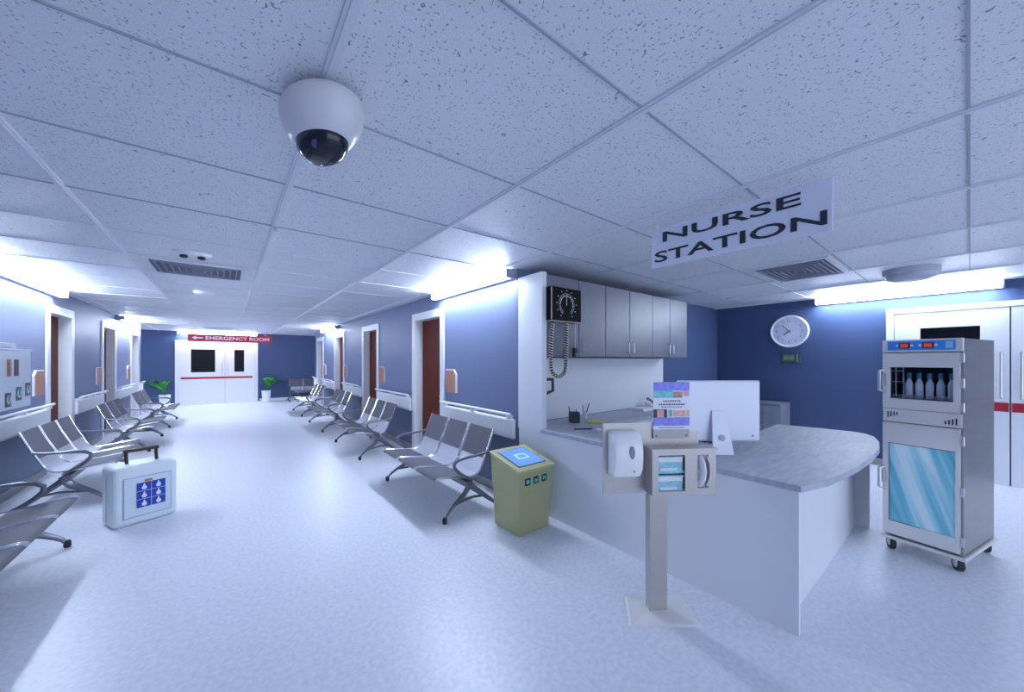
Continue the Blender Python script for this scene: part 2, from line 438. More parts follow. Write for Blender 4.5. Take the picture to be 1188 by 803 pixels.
MB().box(-1.2, 1.2, -.012, .012, 0, .26).build('board', M_signred, r)
for x in (-1.0, 1.0): MB().box(x - .012, x + .012, -.004, .004, .25, .383).build('hanger', M_steel, r)
M_let = mat('white sign lettering', (.9, .85, .9), .5)
lettering('lettering', 'EMERGENCY ROOM', .15, M_let, r, T(.19, -.0135, .13) @ MT2, 1.85, .125, .002)
MB().prism([(-1.10, .13), (-.99, .20), (-.99, .15), (-.80, .15), (-.80, .11), (-.99, .11), (-.99, .06)], .012, .0155, Matrix(((1, 0, 0, 0), (0, 0, -1, 0), (0, 1, 0, 0), (0, 0, 0, 1)))).build('arrow', M_let, r)

# ------------------------------------------------------------------ waiting benches
def make_bench(label, grp):
    r = thing('waiting_bench', label, 'bench', (0, 0, 0), 0, grp)
    top = [(.30, .845), (.325, .78), (.355, .70), (.39, .62), (.425, .545)]
    bend = [(.425, .545), (.455, .475), (.485, .42), (.53, .39), (.58, .382), (.63, .385)]
    seat = [(.63, .385), (.74, .40), (.86, .418), (.95, .428), (.985, .425), (1.0, .412)]
    full = top + bend[1:] + seat[1:]
    W = .455
    for k in (-1, 0, 1):
        y = k * .512
        s = MB().sheet(seat, y - W / 2, y + W / 2, .014).build('seat', M_seatdk, r, smooth=True)
        s = MB().sheet(top, y - W / 2, y + W / 2, .014).build('backrest', M_seatdk, r, smooth=True)
        MB().sheet(bend, y - W / 2, y + W / 2, .012).build('seat_shell', M_shell, s, smooth=True)
        fr = MB()
        for q in (-1, 1):
            yy = y + q * (W / 2 + .011)
            fr.tube([(a, yy, c + .003) for a, c in full], .0115, 7)
        fr.box(.60, .66, y - .1, y + .1, .352, .378)
        fr.build('seat_frame', M_chrome, r, smooth=True)
    MB().box(.595, .665, -.80, .80, .29, .352).build('beam', M_leg, r, bevel=.006)
    for q in (-1, 1):
        y = q * .745
        l = MB()
        fwd = [(.60, y, .34), (.625, y, .27), (.67, y, .215), (.73, y + q * .015, .185), (.80, y + q * .032, .148), (.86, y + q * .046, .105), (.90, y + q * .055, .07), (.925, y + q * .06, .03)]
        l.tube(fwd, [.045, .046, .042, .034, .028, .023, .020, .018], 8, flat=.62)
        bk = [(.64, y, .33), (.56, y, .26), (.46, y + q * .01, .18), (.36, y + q * .03, .10), (.27, y + q * .04, .03)]
        l.tube(bk, [.045, .038, .03, .024, .019], 8, flat=.62)
        l.tube([(.42, y, .15), (.56, y, .165), (.66, y, .155), (.78, y + q * .03, .145)], .014, 6)
        lg = l.build('leg', M_leg, r, smooth=True)
        for fx, fy in ((.925, y + q * .06), (.27, y + q * .04)):
            MB().lathe([(.020, 0), (.024, .012), (.023, .045), (.015, .06)], 12, T(fx, fy, 0)).build('foot_cap', M_black, lg, smooth=True)
        ya = q * .775
        arm = [(.385, ya, .625), (.44, ya, .612), (.56, ya, .60), (.68, ya, .598), (.76, ya, .588), (.805, ya, .555), (.80, ya, .51), (.755, ya, .46), (.70, ya, .42), (.64, ya, .385), (.60, ya, .355)]
        MB().tube(arm, [.013] * 3 + [.019] * 5 + [.016] * 3, 8).build('armrest', M_leg, r, smooth=True)
    return r
def copy_tree(o, parent=None):
    c = o.copy(); COL.objects.link(c); c.parent = parent
    for ch in [x for x in list(bpy.data.objects) if x.parent is o]: copy_tree(ch, c)
    return c
yc = [3.99, 6.87, 9.74, 12.6]
lr = ['three-seat steel bench on the right wall, behind the olive kiosk', 'three-seat steel bench between the first and second right doors',
      'three-seat steel bench between the second and third right doors', 'three-seat steel bench between the third and last right doors']
ll = ['three-seat steel bench at the lower left edge of the view, nearest on the left wall', 'three-seat steel bench on the left wall, behind the pale blue case',
      'three-seat steel bench past the first left door', 'three-seat steel bench farthest down the left wall']
GR = 'three-seat waiting benches'
proto = make_bench(lr[0], GR)
proto.location = (XR - .001, yc[0], 0); proto.rotation_euler = (0, 0, PI)
for i in range(1, 4):
    c = copy_tree(proto); c.location = (XR - .001, yc[i], 0); c['label'] = lr[i]
for i in range(4):
    c = copy_tree(proto); c.location = (XL + .001, yc[i], 0); c.rotation_euler = (0, 0, 0); c['label'] = ll[i]
c = copy_tree(proto); c.location = (2.72, YE - .02, 0); c.rotation_euler = (0, 0, -PI / 2); c['label'] = 'three-seat steel bench against the blue end wall, right of the double door'

# ------------------------------------------------------------------ potted plants at the corridor end
def plant(x, y, lean, label):
    r = thing('potted_plant', label, 'plant', (x, y, 0), 0, 'potted plants beside the end double door')
    MB().lathe([(.11, 0), (.12, .01), (.15, .40), (.155, .41), (.155, .43), (.14, .43), (.135, .39)], 24).build('planter', M_white, r, smooth=True)
    MB().lathe([(.13, .391), (.05, .400), (.01, .400)], 20).build('soil', M_soil, r)
    for k in range(9):
        rnd = random.random
        a = (PI if lean < 0 else 0) + (k - 4) * .42 + (rnd() - .5) * .2
        L = .30 + .32 * max(0, math.cos(a - (PI if lean < 0 else 0))) + rnd() * .08
        hh = .42 + .15 * rnd()
        pts = []; ws = []
        for i in range(9):
            t = i / 8
            rr = L * t; z = .40 + hh * math.sin(t * PI * .68) * .95
            pts.append((math.cos(a) * rr, math.sin(a) * rr * .7, z)); ws.append(.012 + .085 * math.sin(PI * min(1, max(0, (t - .25) / .75))) if t > .25 else .012)
        m = MB(); rings = []
        nrm = Vector((-math.sin(a), math.cos(a), 0))
        for p, w in zip(pts, ws):
            P = Vector(p)
            rings.append([tuple(P + nrm * w), tuple(P + Vector((0, 0, -.012 - w * .12))), tuple(P - nrm * w), tuple(P + Vector((0, 0, .003 - w * .1)))])
        m.loft(rings); m.build('leaf', M_leaf, r, smooth=True)
plant(-1.66, 16.95, -1, 'green leafy plant in white planter left of the end double door')
plant(1.2, 16.95, 1, 'green leafy plant in white planter right of the end double door')

# ------------------------------------------------------------------ nurse station counter
zt = .84
r = thing('reception_counter', 'white nurse station counter with rounded grey worktop', 'counter', (XR, .615, 0))
def L(x, y): return (x - XR, y - .615)
# front panel, side panel, end panel, plinth
MB().box(0, .03, 0, 3.12 - .615 + .05, 0, zt).build('front_panel', M_panel, r)
MB().box(.031, 2.16, .075, .105, 0, zt).build('side_panel', M_panel, r)
MB().box(2.20, 2.23, -.02, .74, 0, zt).build('end_panel', M_panel, r)
MB().box(.031, .66, .50, .53, 0, zt).box(.63, .66, .531, 1.9, 0, zt).build('inner_panel', M_panel, r)
pts = [L(2.585, .60), L(2.86, .525), L(3.32, .475), L(3.78, .452), L(4.2, .46), L(4.55, .50), L(4.82, .565), L(4.95, .64), L(4.99, .75), L(4.97, .95), L(4.90, 1.36), L(3.30, 1.30), L(3.28, 2.58), L(5.70, 2.58), L(5.70, 3.165), L(2.66, 3.165), L(2.66, 2.80), L(2.585, 2.795)]
MB().prism(pts, zt, .878).build('worktop', M_top, r, bevel=.004)
b = MB().box(.66, 3.10, 2.02, 2.05, .08, zt).box(.66, 3.10, 2.10, 2.12, 0, .08).box(3.07, 3.10, 2.05, 2.55, 0, zt)
b.build('back_base_unit', M_panel, r)

# tall end panel + wall cabinets (three units)
bs = MB().box(XR + .085, 5.72, YS - .012, YS - .001, .879, 1.63).build('trim_3', M_panel)
struct(bs, 'white splashback behind the station worktop', 'splashback')
o = MB().box(XR - .01, XR + .055, 2.775, YS - .02, .841, 2.535).build('trim_4', M_panel)
struct(o, 'tall white end panel closing the row of wall cabinets', 'panel')
def cabinet(x0, x1, xm, label):
    r = thing('wall_cabinet', label, 'cabinet', ((x0 + x1) / 2, 2.97, 1.645), 0, 'grey wall cabinets over the worktop')
    c = (x0 + x1) / 2; H = .875
    MB().box(x0 - c + .002, x1 - c - .002, -.17, .215, 0, H).build('carcass', M_cab, r)
    for a, b2, hx in ((x0, xm, xm - .055), (xm, x1, xm + .055)):
        d = MB().box(a - c + .006, b2 - c - .004, -.190, -.171, .004, H - .004).build('door', M_cab, r, bevel=.002)
        MB().tube([(hx - c, -.190, .05), (hx - c, -.222, .055), (hx - c, -.222, .185), (hx - c, -.190, .19)], .007, 8).build('handle', M_chrome, d, smooth=True)
cabinet(2.66, 3.66, 3.17, 'grey wall cabinet behind the black pressure gauge, leftmost of three')
cabinet(3.66, 4.72, 4.17, 'grey two-door wall cabinet, middle of three over the worktop')
cabinet(4.72, 5.72, 5.20, 'grey two-door wall cabinet, rightmost of three, beside the blue wall')

# ------------------------------------------------------------------ blood pressure gauge on the first cabinet
r = thing('pressure_gauge', 'black wall blood pressure gauge with dial and coiled hose on first cabinet', 'medical gauge', (2.87, 2.775, 2.20))
MB().box(-.225, .235, -.085, 0, -.178, .178).build('case', mat('black gauge case', (.010, .010, .010), .7, spec=.1), r, bevel=.006)
MB().box(-.230, -.222, -.09, -.080, -.172, .17).box(-.23, .235, -.088, -.002, -.185, -.178).build('case_rim', mat('beige rim', (.45, .42, .36), .4), r)
dial = MB()
for k in range(40):
    a = math.radians(235 - k * 290 / 39); ca, sa = math.cos(a), math.sin(a)
    l0 = .112 if k % 4 else .098
    M = T(0, -.0865, 0) @ R(-a, 'Y')
    dial.box(l0, .122, -.001, .001, -.0022, .0022, M)
for k in range(72):
    a = math.radians(235 - k * 290 / 71); M = T(0, -.0865, 0) @ R(-a, 'Y')
    dial.box(.090 if 15 < k < 60 else .094, .097, -.001, .001, -.0045, .0045, M)
for k in range(11):
    a = math.radians(235 - k * 29); dial.box(-.005, .005, -.0875, -.0855, -.005, .005, T(math.cos(a) * .15, 0, math.sin(a) * .15))
dial.build('dial_markings', mat('white dial marks', (.8, .8, .78), .5), r)
MB().box(-.003, .003, -.088, -.0855, -.01, .09).build('needle', mat('white dial marks', (.8, .8, .78)), r)
def coil(path, rad, turns, rw, name, m):
    n = turns * 10; pts = []
    P = [Vector(p) for p in path]
    ls = [0]
    for i in range(1, len(P)): ls.append(ls[-1] + (P[i] - P[i - 1]).length)
    def at(t):
        s = t * ls[-1]
        for i in range(1, len(P)):
            if s <= ls[i] + 1e-9:
                u = (s - ls[i - 1]) / (ls[i] - ls[i - 1]); return P[i - 1].lerp(P[i], u)
        return P[-1]
    for i in range(n + 1):
        t = i / n; c = at(t); d = (at(min(1, t + .01)) - at(max(0, t - .01))).normalized()
        w = Vector((0, 1, 0)); u = d.cross(w); a = 2 * PI * turns * t
        pts.append(tuple(c + (u * math.cos(a) + w * math.sin(a)) * rad))
    return MB().tube(pts, rw, 5).build(name, m, r, smooth=True)
path = [(-.165, -.045, -.20), (-.185, -.045, -.30), (-.195, -.045, -.45), (-.195, -.045, -.58)]
for i in range(11):
    a = PI + PI * i / 10
    path.append((-.083 + .112 * math.cos(a), -.045, -.66 + .115 * math.sin(a)))
path += [(.035, -.045, -.55), (.04, -.045, -.40), (.045, -.045, -.20)]
coil(path, .018, 46, .0065, 'coiled_hose', mat('beige coiled hose', (.66, .62, .52), .5))
MB().tube([(p[0], p[1], p[2]) for p in path], .016, 6).build('hose_core', M_black, r, smooth=True)
for hx in (-.165, .045): MB().tube([(hx, -.045, -.178), (hx, -.045, -.21)], .009).build('hose_collar', M_black, r)
MB().tube([(.18, -.045, -.178), (.182, -.045, -.46)], .005).build('thin_tube', mat('beige coiled hose', (1, 1, 1)), r)
MB().box(.155, .205, -.065, -.025, -.52, -.46).box(.150, .185, -.06, -.03, -.56, -.52).build('tube_connector', M_black, r, bevel=.004)

r = thing('wall_bracket', 'dark angular bracket on the white end panel above the worktop', 'bracket', (XR + .056, 3.0, 1.10))
MB().tube([(0, 0, .29), (.09, 0, .29), (.31, 0, .28), (.315, 0, .15), (.23, 0, .13), (.19, 0, .11), (.18, 0, .0)], .019, 6).build('arm', mat('charcoal metal', (.07, .075, .11), .5), r)
MB().box(0, .012, -.03, .03, .22, .34).build('mounting_plate', M_grey, r)

# ------------------------------------------------------------------ things on the worktop
ZT = .8785
r = thing('pen_pot', 'square dark pen pot holding pens on the worktop', 'pen holder', (3.18, 2.86, ZT), -.6)
m = MB().box(-.055, .055, -.05, -.044, 0, .12).box(-.055, .055, .044, .05, 0, .12).box(-.055, -.049, -.044, .044, 0, .12).box(.049, .055, -.044, .044, 0, .12).box(-.049, .049, -.044, .044, 0, .006)
m.build('pot', mat('dark mesh pot', (.05, .055, .085), .6), r)
def pen(x, y, z, tx, ty, l, m, label, grp=None):
    p = Vector((x, y, z)); d = Vector((tx, ty, 1)).normalized() if tx is not None else None
    o = MB().tube([(0, 0, 0), tuple(d * l * .92), tuple(d * l)], [.006, .006, .002], 7).build('pen', m, smooth=True)
    o.location = p; tag(o, label, 'pen', grp)
pen(3.155, 2.872, ZT + .008, -.20, .1, .185, M_black, 'dark pen leaning left in the square pen pot')
pen(3.19, 2.86, ZT + .008, .12, -.05, .15, M_grey, 'grey pen standing right in the square pen pot')
r = thing('pen_glass', 'slim pale glass holding dark pens beside the yellow note pad', 'pen holder', (3.49, 2.96, ZT))
MB().lathe([(.028, 0), (.032, .08), (.030, .08), (.026, .004)], 16).build('glass', M_imac, r, smooth=True)
pen(3.485, 2.96, ZT + .005, .30, -.12, .20, M_dark, 'thick dark pen leaning right in the slim pen glass')
pen(3.48, 2.962, ZT + .005, -.18, .04, .17, M_grey, 'thin pen leaning left in the slim pen glass')
tag(MB().box(-.09, .09, -.055, .055, 0, .018).build('note_pad', mat('yellow green paper', (.62, .68, .08), .6), loc=(3.34, 2.69, ZT), bevel=.002), 'yellow-green note pad lying on the worktop', 'note pad').rotation_euler = (0, 0, -.6)
o = MB().tube([(-.10, 0, .007), (.08, 0, .007), (.10, 0, .007)], [.006, .006, .002], 7).build('pen', M_black, loc=(2.92, 2.50, ZT), smooth=True)
o.rotation_euler = (0, 0, -.55); tag(o, 'black pen lying on the worktop in front of the note pad', 'pen')
m = MB().lathe([(.012, 0), (.026, .006), (.028, .016), (.018, .026), (.004, .03)], 9)
tag(m.build('paper_ball', M_white, loc=(2.99, 2.36, ZT)), 'small white crumpled paper ball beside the lying pen', 'paper ball')
tag(MB().box(-.14, .14, -.10, .10, 0, .035).build('paper_stack', M_white, loc=(4.75, 2.95, ZT), bevel=.002), 'low stack of white papers on the worktop against the splashback', 'papers')
r = thing('desk_phone', 'small white desk telephone on the worktop behind the poster', 'telephone', (5.15, 2.98, ZT), -.5)
MB().add([(-.12, -.1, 0), (.12, -.1, 0), (.12, .1, 0), (-.12, .1, 0), (-.12, -.1, .03), (.12, -.1, .03), (.12, .1, .09), (-.12, .1, .09)],
         [(0, 3, 2, 1), (4, 5, 6, 7), (0, 1, 5, 4), (1, 2, 6, 5), (2, 3, 7, 6), (3, 0, 4, 7)]).build('base', M_panel, r, bevel=.006)
MB().tube([(-.08, -.09, .075), (-.08, -.07, .09), (-.08, .07, .13), (-.08, .09, .125)], [.026, .016, .016, .026], 8).build('handset', M_grey, r, smooth=True)

# computer seen from behind; local +x = right in the view, -y faces the viewer
YAW = .6678
r = thing('computer', 'silver all-in-one computer seen from behind on the counter', 'computer', (3.035, 1.23, ZT), -YAW)
MB().box(-.325, .325, -.012, .014, .088, .565).build('casing', M_imac, r, bevel=.012)
MB().box(-.315, .315, .0145, .018, .12, .555).build('screen', M_blkglass, r)
m = MB()
m.loft([[(-.10, -.09, 0), (.075, -.09, 0), (.075, -.08, .006), (-.10, -.08, .006)], [(-.10, .08, 0), (.075, .08, 0), (.075, .08, .006), (-.10, .08, .006)]])
m.loft([[(-.088, -.088, .0), (.075, -.088, .0), (.075, -.080, .0), (-.088, -.080, .0)], [(-.06, -.022, .33), (.045, -.022, .33), (.045, -.012, .33), (-.06, -.012, .33)]])
m.build('stand', M_imac, r, bevel=.002)
MB().lathe([(.024, 0), (.024, .004), (.018, .004)], 20, T(-.008, -.066, .125) @ R(math.radians(78), 'X')).build('cable_hole', mat('grey ring', (.42, .46, .58), .4), r)
MB().lathe([(.008, 0), (.008, .002), (.001, .002)], 12, T(.265, -.0122, .13) @ R(PI / 2, 'X')).build('power_button', M_grey, r)

# ------------------------------------------------------------------ clock wall
r = thing('wall_clock', 'round white wall clock on the deep blue station wall', 'clock', (XB, 1.985, 2.115), -PI / 2)  # local +x -> -Y, local -y -> -X
MC = R(PI / 2, 'X')
MB().lathe([(.275, .001), (.285, .02), (.28, .045), (.262, .052), (.25, .045), (.25, .035)], 48, MC).build('case', M_white, r, smooth=True)
MB().lathe([(.25, .034), (.25, .037), (.001, .037)], 48, MC).build('face', mat('clock face', (.66, .71, .86), .5), r)
MCN = Matrix(((1, 0, 0, 0), (0, 0, -1, 0), (0, 1, 0, 0), (0, 0, 0, 1)))
for h in range(1, 13):
    a = math.radians(90 - 30 * h)
    lettering('numeral', str(h), .06, M_grey, r, T(.185 * math.cos(a), -.038, .185 * math.sin(a)) @ MCN, None, .044)
def hand(l, w, ang, name):
    MB().box(-w, w, -.043, -.040, -.03, l, R(ang, 'Y')).build(name, M_dark, r)
hand(.10, .006, math.radians(232), 'hour_hand'); hand(.15, .004, math.radians(318), 'minute_hand')
MB().lathe([(.012, .037), (.012, .046), (.002, .047)], 12, MC).build('hub', M_dark, r)
r = thing('thermostat', 'small green digital display panel mounted under the round clock', 'digital display', (XB, 1.965, 1.645), -PI / 2)
MB().box(-.135, .135, -.02, -.001, -.09, .09).build('case', mat('dark green panel', (.045, .09, .10), .5), r, bevel=.004)
MB().box(-.115, .06, -.0225, -.02, -.055, .06).build('display', mat('green lcd', (.10, .19, .13), .4), r)
lettering('digits', '88:88', .06, mat('pale green digits', (.28, .40, .28), .5), r, T(-.027, -.024, .003) @ MCN, .14, .06)
MB().box(.085, .105, -.03, -.02, -.07, .07).build('side_key', mat('grey green key', (.2, .27, .33)), r)

r = thing('storage_cabinet', 'low grey cabinet with paper slots against the clock wall', 'cabinet', (7.55, 2.43, 0), -PI / 2)
MB().box(-.46, .46, -.27, .27, .001, .86).build('body', mat('grey metal cabinet', (.17, .185, .24), .5), r, bevel=.004)
for k in range(5):
    d = MB().box(-.44, .20, -.285, -.271, .06 + k * .155, .20 + k * .155).build('drawer', M_grey, r, bevel=.003)
    MB().box(-.30, -.12, -.305, -.286, .115 + k * .155, .135 + k * .155).build('handle', M_panel, d)
d = MB().box(.215, .445, -.285, -.271, .06, .82).build('side_door', mat('light grey cabinet door', (.26, .28, .35), .5), r)
MB().box(.285, .375, -.288, -.2855, .45, .72).build('door_notice', M_grey, d)

# ------------------------------------------------------------------ steel warming cabinet on castors
r = thing('warming_cabinet', 'tall stainless steel warming cabinet with glass doors on castors', 'medical cabinet', (4.69, .165, 0), math.radians(-102.3))
W2, D2 = .215, .36
M_ss = mat('stainless steel sheet', (.34, .335, .33), .3, .75, noise=(3, .06, (1, 1, 12)))
M_ssd = mat('light steel front', (.80, .78, .76), .33, .35)
MB().box(-W2, W2, -D2 + .37, D2, .145, 1.765).box(-W2, -W2 + .012, -D2, -D2 + .37, .145, 1.765).box(W2 - .012, W2, -D2, -D2 + .37, .145, 1.765) \
    .box(-W2 + .012, W2 - .012, -D2, -D2 + .37, 1.665, 1.765).box(-W2 + .012, W2 - .012, -D2, -D2 + .37, .145, 1.21).build('body', M_ss, r)
MB().box(-W2 - .02, W2 + .02, -D2 - .02, D2 + .02, .105, .135).build('bumper_tray', M_ssd, r, bevel=.01)
MB().box(-W2 + .02, W2 - .02, -D2 + .02, D2 - .02, .1351, .1449).build('plinth', M_black, r)
cp = MB().box(-W2 - .004, W2 + .004, -D2 - .03, -D2 - .001, 1.668, 1.768).build('control_panel', M_ssd, r, bevel=.003)
MB().box(-.185, .185, -D2 - .033, -D2 - .0305, 1.682, 1.756).build('blue_fascia', mat('sky blue fascia', (.04, .28, .80), .4), cp)
M_ledbox = mat('dark red display', (.10, .015, .015), .3)
M_led = mat('lit red digits', (.6, .05, .03), .4, emit=((1, .10, .05), .3))
for x in (-.085, .045):
    MB().box(x - .03, x + .03, -D2 - .036, -D2 - .0335, 1.697, 1.742).build('display', M_ledbox, cp)
    lettering('digits', '88', .03, M_led, cp, T(x, -D2 - .0375, 1.7195) @ MCN, .042, .030, 0, .0008)
    for q in (-.043, .043): MB().lathe([(.008, 0), (.008, .004), (.002, .004)], 10, T(x + q, -D2 - .0335, 1.72) @ R(PI / 2, 'X')).build('button', M_white, cp)
MB().box(.135, .172, -D2 - .035, -D2 - .0335, 1.695, 1.745).build('badge', mat('pale blue badge', (.3, .6, .85), .4), cp)
# upper door: frame with window
z0, z1 = 1.205, 1.66
d = MB().box(-W2 - .002, -.172, -D2 - .028, -D2 - .001, z0, z1).box(.172, W2 - .012, -D2 - .028, -D2 - .001, z0, z1).box(-.172, .172, -D2 - .028, -D2 - .001, z0, 1.285).box(-.172, .172, -D2 - .028, -D2 - .001, 1.545, z1)
ud = d.build('upper_door', M_ssd, r)
gm = bpy.data.materials.new('clear cabinet glass'); gm.use_nodes = True
gb = gm.node_tree.nodes['Principled BSDF']; gb.inputs['Transmission Weight'].default_value = 1; gb.inputs['Roughness'].default_value = .02; gb.inputs['IOR'].default_value = 1.05; gb.inputs['Base Color'].default_value = (.85, .9, .95, 1)
MB().box(-.173, .173, -D2 - .012, -D2 - .008, 1.284, 1.546).build('window_pane', gm, ud)
MB().box(-.2, .2, -D2 + .3, -D2 + .36, 1.212, 1.66).build('back_lining', mat('dark cabinet lining', (.06, .065, .08), .5), r)
rk = MB()
for k in range(24): rk.box(-.195 + k * .0168, -.192 + k * .0168, -D2 + .01, -D2 + .29, 1.287, 1.291)
for k in range(4): rk.box(-.2, .2, -D2 + .01 + k * .09, -D2 + .015 + k * .09, 1.282, 1.287)
for k in range(24): rk.box(-.195 + k * .0168, -.192 + k * .0168, -D2 + .006, -D2 + .01, 1.287, 1.315)
rk.box(-.2, .2, -D2 + .006, -D2 + .010, 1.313, 1.317)
rk.box(-.15, -.145, -D2 + .01, -D2 + .02, 1.29, 1.6).box(-.105, -.10, -D2 + .01, -D2 + .02, 1.29, 1.6).box(-.2, -.10, -D2 + .01, -D2 + .02, 1.42, 1.425).box(-.2, -.10, -D2 + .01, -D2 + .02, 1.51, 1.515)
rk.build('wire_shelf', M_chrome, r)
vp = MB().box(-W2 - .002, W2 - .004, -D2 - .02, -D2 - .001, 1.095, 1.20).build('vent_panel', M_ssd, r)
vs = MB()
for k in range(4):
    h = .05 - k * .008
    vs.box(-.19 + k * .018, -.182 + k * .018, -D2 - .022, -D2 - .0205, 1.175 - h, 1.175)
    vs.box(.182 - k * .018, .19 - k * .018, -D2 - .022, -D2 - .0205, 1.115, 1.115 + h)
vs.build('vent_slots', M_black, vp)
ld = MB().box(-W2 - .002, -.178, -D2 - .028, -D2 - .001, .16, 1.085).box(.182, W2 - .012, -D2 - .028, -D2 - .001, .16, 1.085).box(-.178, .182, -D2 - .028, -D2 - .001, .16, .27).box(-.178, .182, -D2 - .028, -D2 - .001, .915, 1.085).build('lower_door', M_ssd, r)
pm = bpy.data.materials.new('aqua glass with painted reflections'); pm.use_nodes = True
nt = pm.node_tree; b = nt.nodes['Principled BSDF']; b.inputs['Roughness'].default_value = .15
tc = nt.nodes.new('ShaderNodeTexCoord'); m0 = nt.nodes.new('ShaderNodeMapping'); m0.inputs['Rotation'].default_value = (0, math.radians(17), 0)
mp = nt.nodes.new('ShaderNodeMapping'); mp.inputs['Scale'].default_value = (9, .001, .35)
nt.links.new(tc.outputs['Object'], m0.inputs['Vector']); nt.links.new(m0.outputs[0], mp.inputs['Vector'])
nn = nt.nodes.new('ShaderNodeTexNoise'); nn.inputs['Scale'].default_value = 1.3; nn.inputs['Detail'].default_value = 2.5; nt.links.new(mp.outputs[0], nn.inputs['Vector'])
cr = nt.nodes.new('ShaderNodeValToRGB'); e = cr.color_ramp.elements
e[0].position = .38; e[0].color = (.12, .50, .66, 1); e[1].position = .62; e[1].color = (.75, .96, 1, 1)  # pale end of the ramp paints slanted reflection streaks into the pane colour
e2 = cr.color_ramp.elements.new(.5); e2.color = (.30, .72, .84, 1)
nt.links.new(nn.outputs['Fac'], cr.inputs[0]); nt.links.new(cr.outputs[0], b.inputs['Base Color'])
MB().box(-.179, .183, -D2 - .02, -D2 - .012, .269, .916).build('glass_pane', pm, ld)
MB().box(-.180, -.176, -D2 - .0285, -D2 - .0281, .27, .916).box(-.178, .182, -D2 - .0285, -D2 - .0281, .913, .917).box(-.178, 0, -D2 - .0285, -D2 - .0281, .268, .272).build('glass_gasket', M_black, ld)
for z, par in ((1.43, ud), (.62, ld)):
    MB().tube([(-W2 + .01, -D2 - .028, z - .09), (-W2 - .012, -D2 - .062, z - .08), (-W2 - .012, -D2 - .062, z + .08), (-W2 + .01, -D2 - .028, z + .09)], .011, 8).box(-W2 - .004, -W2 + .02, -D2 - .04, -D2 - .0285, z - .04, z + .06).build('door_handle', M_steel, par, smooth=True)
for z in (1.25, 1.43, 1.62, .25, .62, 1.0):
    MB().tube([(W2 + .001, -D2 - .018, z - .035), (W2 + .001, -D2 - .018, z + .035)], .009, 8).build('hinge', M_steel, r)
for x in (-.185, .185):
    for y in (-.30, .32):
        RC = T(x, y, 0) @ R(math.radians(38), 'Z') @ T(-x, -y, 0)
        c = MB().tube([(x - .016, y + .02, .048), (x + .016, y + .02, .048)], .048, 20, RC).build('castor', mat('dark castor tyre', (.03, .032, .04), .6), r, smooth=True)
        MB().box(x - .026, x - .019, y - .012, y + .03, .045, .104, RC).box(x + .019, x + .026, y - .012, y + .03, .045, .104, RC).box(x - .026, x + .026, y - .02, y + .035, .099, .1049, RC).tube([(x - .018, y + .02, .048), (x + .018, y + .02, .048)], .024, 12, RC).build('castor_fork', M_ssd, c)
# bottles standing on the wire shelf
CW = T(4.69, .165, 0) @ R(math.radians(-102.3), 'Z')
M_bot = mat('white bottle', (.72, .75, .84), .4); M_bcap = mat('blue bottle cap', (.05, .25, .45), .4)
bn = ['leftmost bottle', 'second bottle from the left', 'middle bottle', 'fourth bottle from the left', 'rightmost bottle']
for k in range(5):
    p = CW @ Vector((-.088 + k * .058, -D2 + .07, 1.2915))
    b_ = thing('fluid_bottle', 'blue-capped fluid bottle in the warming cabinet, %s of the five' % bn[k], 'bottle', p, 0, 'bottles in the warming cabinet')
    MB().lathe([(.020, 0), (.023, .004), (.023, .115), (.018, .135), (.011, .15), (.011, .162)], 18).build('body', M_bot, b_, smooth=True)
    MB().lathe([(.015, .160), (.015, .200), (.012, .206), (.002, .207)], 14).build('cap', M_bcap, b_, smooth=True)

# ------------------------------------------------------------------ sanitiser stand
r = thing('sanitizer_stand', 'metal hygiene station stand with soap dispenser, glove boxes and poster', 'dispenser stand', (2.16, 1.245, 0), math.radians(-33))
M_al = mat('brushed aluminium', (.50, .475, .455), .34, .45)
M_al2 = mat('pale steel base', (.86, .84, .82), .35, .2)
m = MB(); b0 = [(-.235, -.13), (.20, -.165), (.235, .13), (-.15, .14)]; b1 = [(x * .5, y * .5) for x, y in b0]
m.loft([[(x, y, 0) for x, y in b0], [(x, y, .006) for x, y in b0], [(x * .93, y * .93, .012) for x, y in b0], [(x * .45, y * .45, .02) for x, y in b0]])
m.build('base_plate', M_al2, r)
MB().box(-.06, .058, -.03, .03, .018, .80).build('post', M_al, r, bevel=.004)
MB().box(-.355, .02, -.012, -.002, .76, 1.205).box(.021, .275, -.012, -.002, .80, 1.14).build('back_plate', M_al, r)
bx0, bx1, by0, by1, bz0, bz1 = -.085, .325, -.115, -.013, .775, 1.06
m = MB()
# box shell with a window for the glove boxes and a slot on the right
m.box(bx0, bx1, by0, by1, bz0, bz0 + .012).box(bx0 - .006, bx1 + .006, by0 - .006, by1, bz1 - .012, bz1).box(bx0, bx0 + .006, by0, by1, bz0 + .012, bz1 - .012).box(bx1 - .006, bx1, by0, by1, bz0 + .012, bz1 - .012)
wx0, wx1, wz0, wz1 = -.045, .125, .80, 1.02
m.box(bx0 + .006, wx0, by0, by0 + .005, bz0 + .012, bz1 - .012).box(wx0, wx1, by0, by0 + .005, bz0 + .012, wz0).box(wx0, wx1, by0, by0 + .005, wz1, bz1 - .012).box(wx1, .205, by0, by0 + .005, bz0 + .012, bz1 - .012) \
 .box(.205, .275, by0, by0 + .005, bz0 + .012, .815).box(.205, .275, by0, by0 + .005, 1.02, bz1 - .012).box(.275, bx1 - .006, by0, by0 + .005, bz0 + .012, bz1 - .012)
hb = m.build('holder_box', M_al, r)
MB().box(bx0 + .01, .168, by1 - .006, by1 - .002, bz0 + .013, bz1 - .013).box(.17, .174, by0 + .006, by1 - .01, bz0 + .013, bz1 - .013).build('box_lining', mat('dark holder interior', (.10, .10, .16), .6), hb)
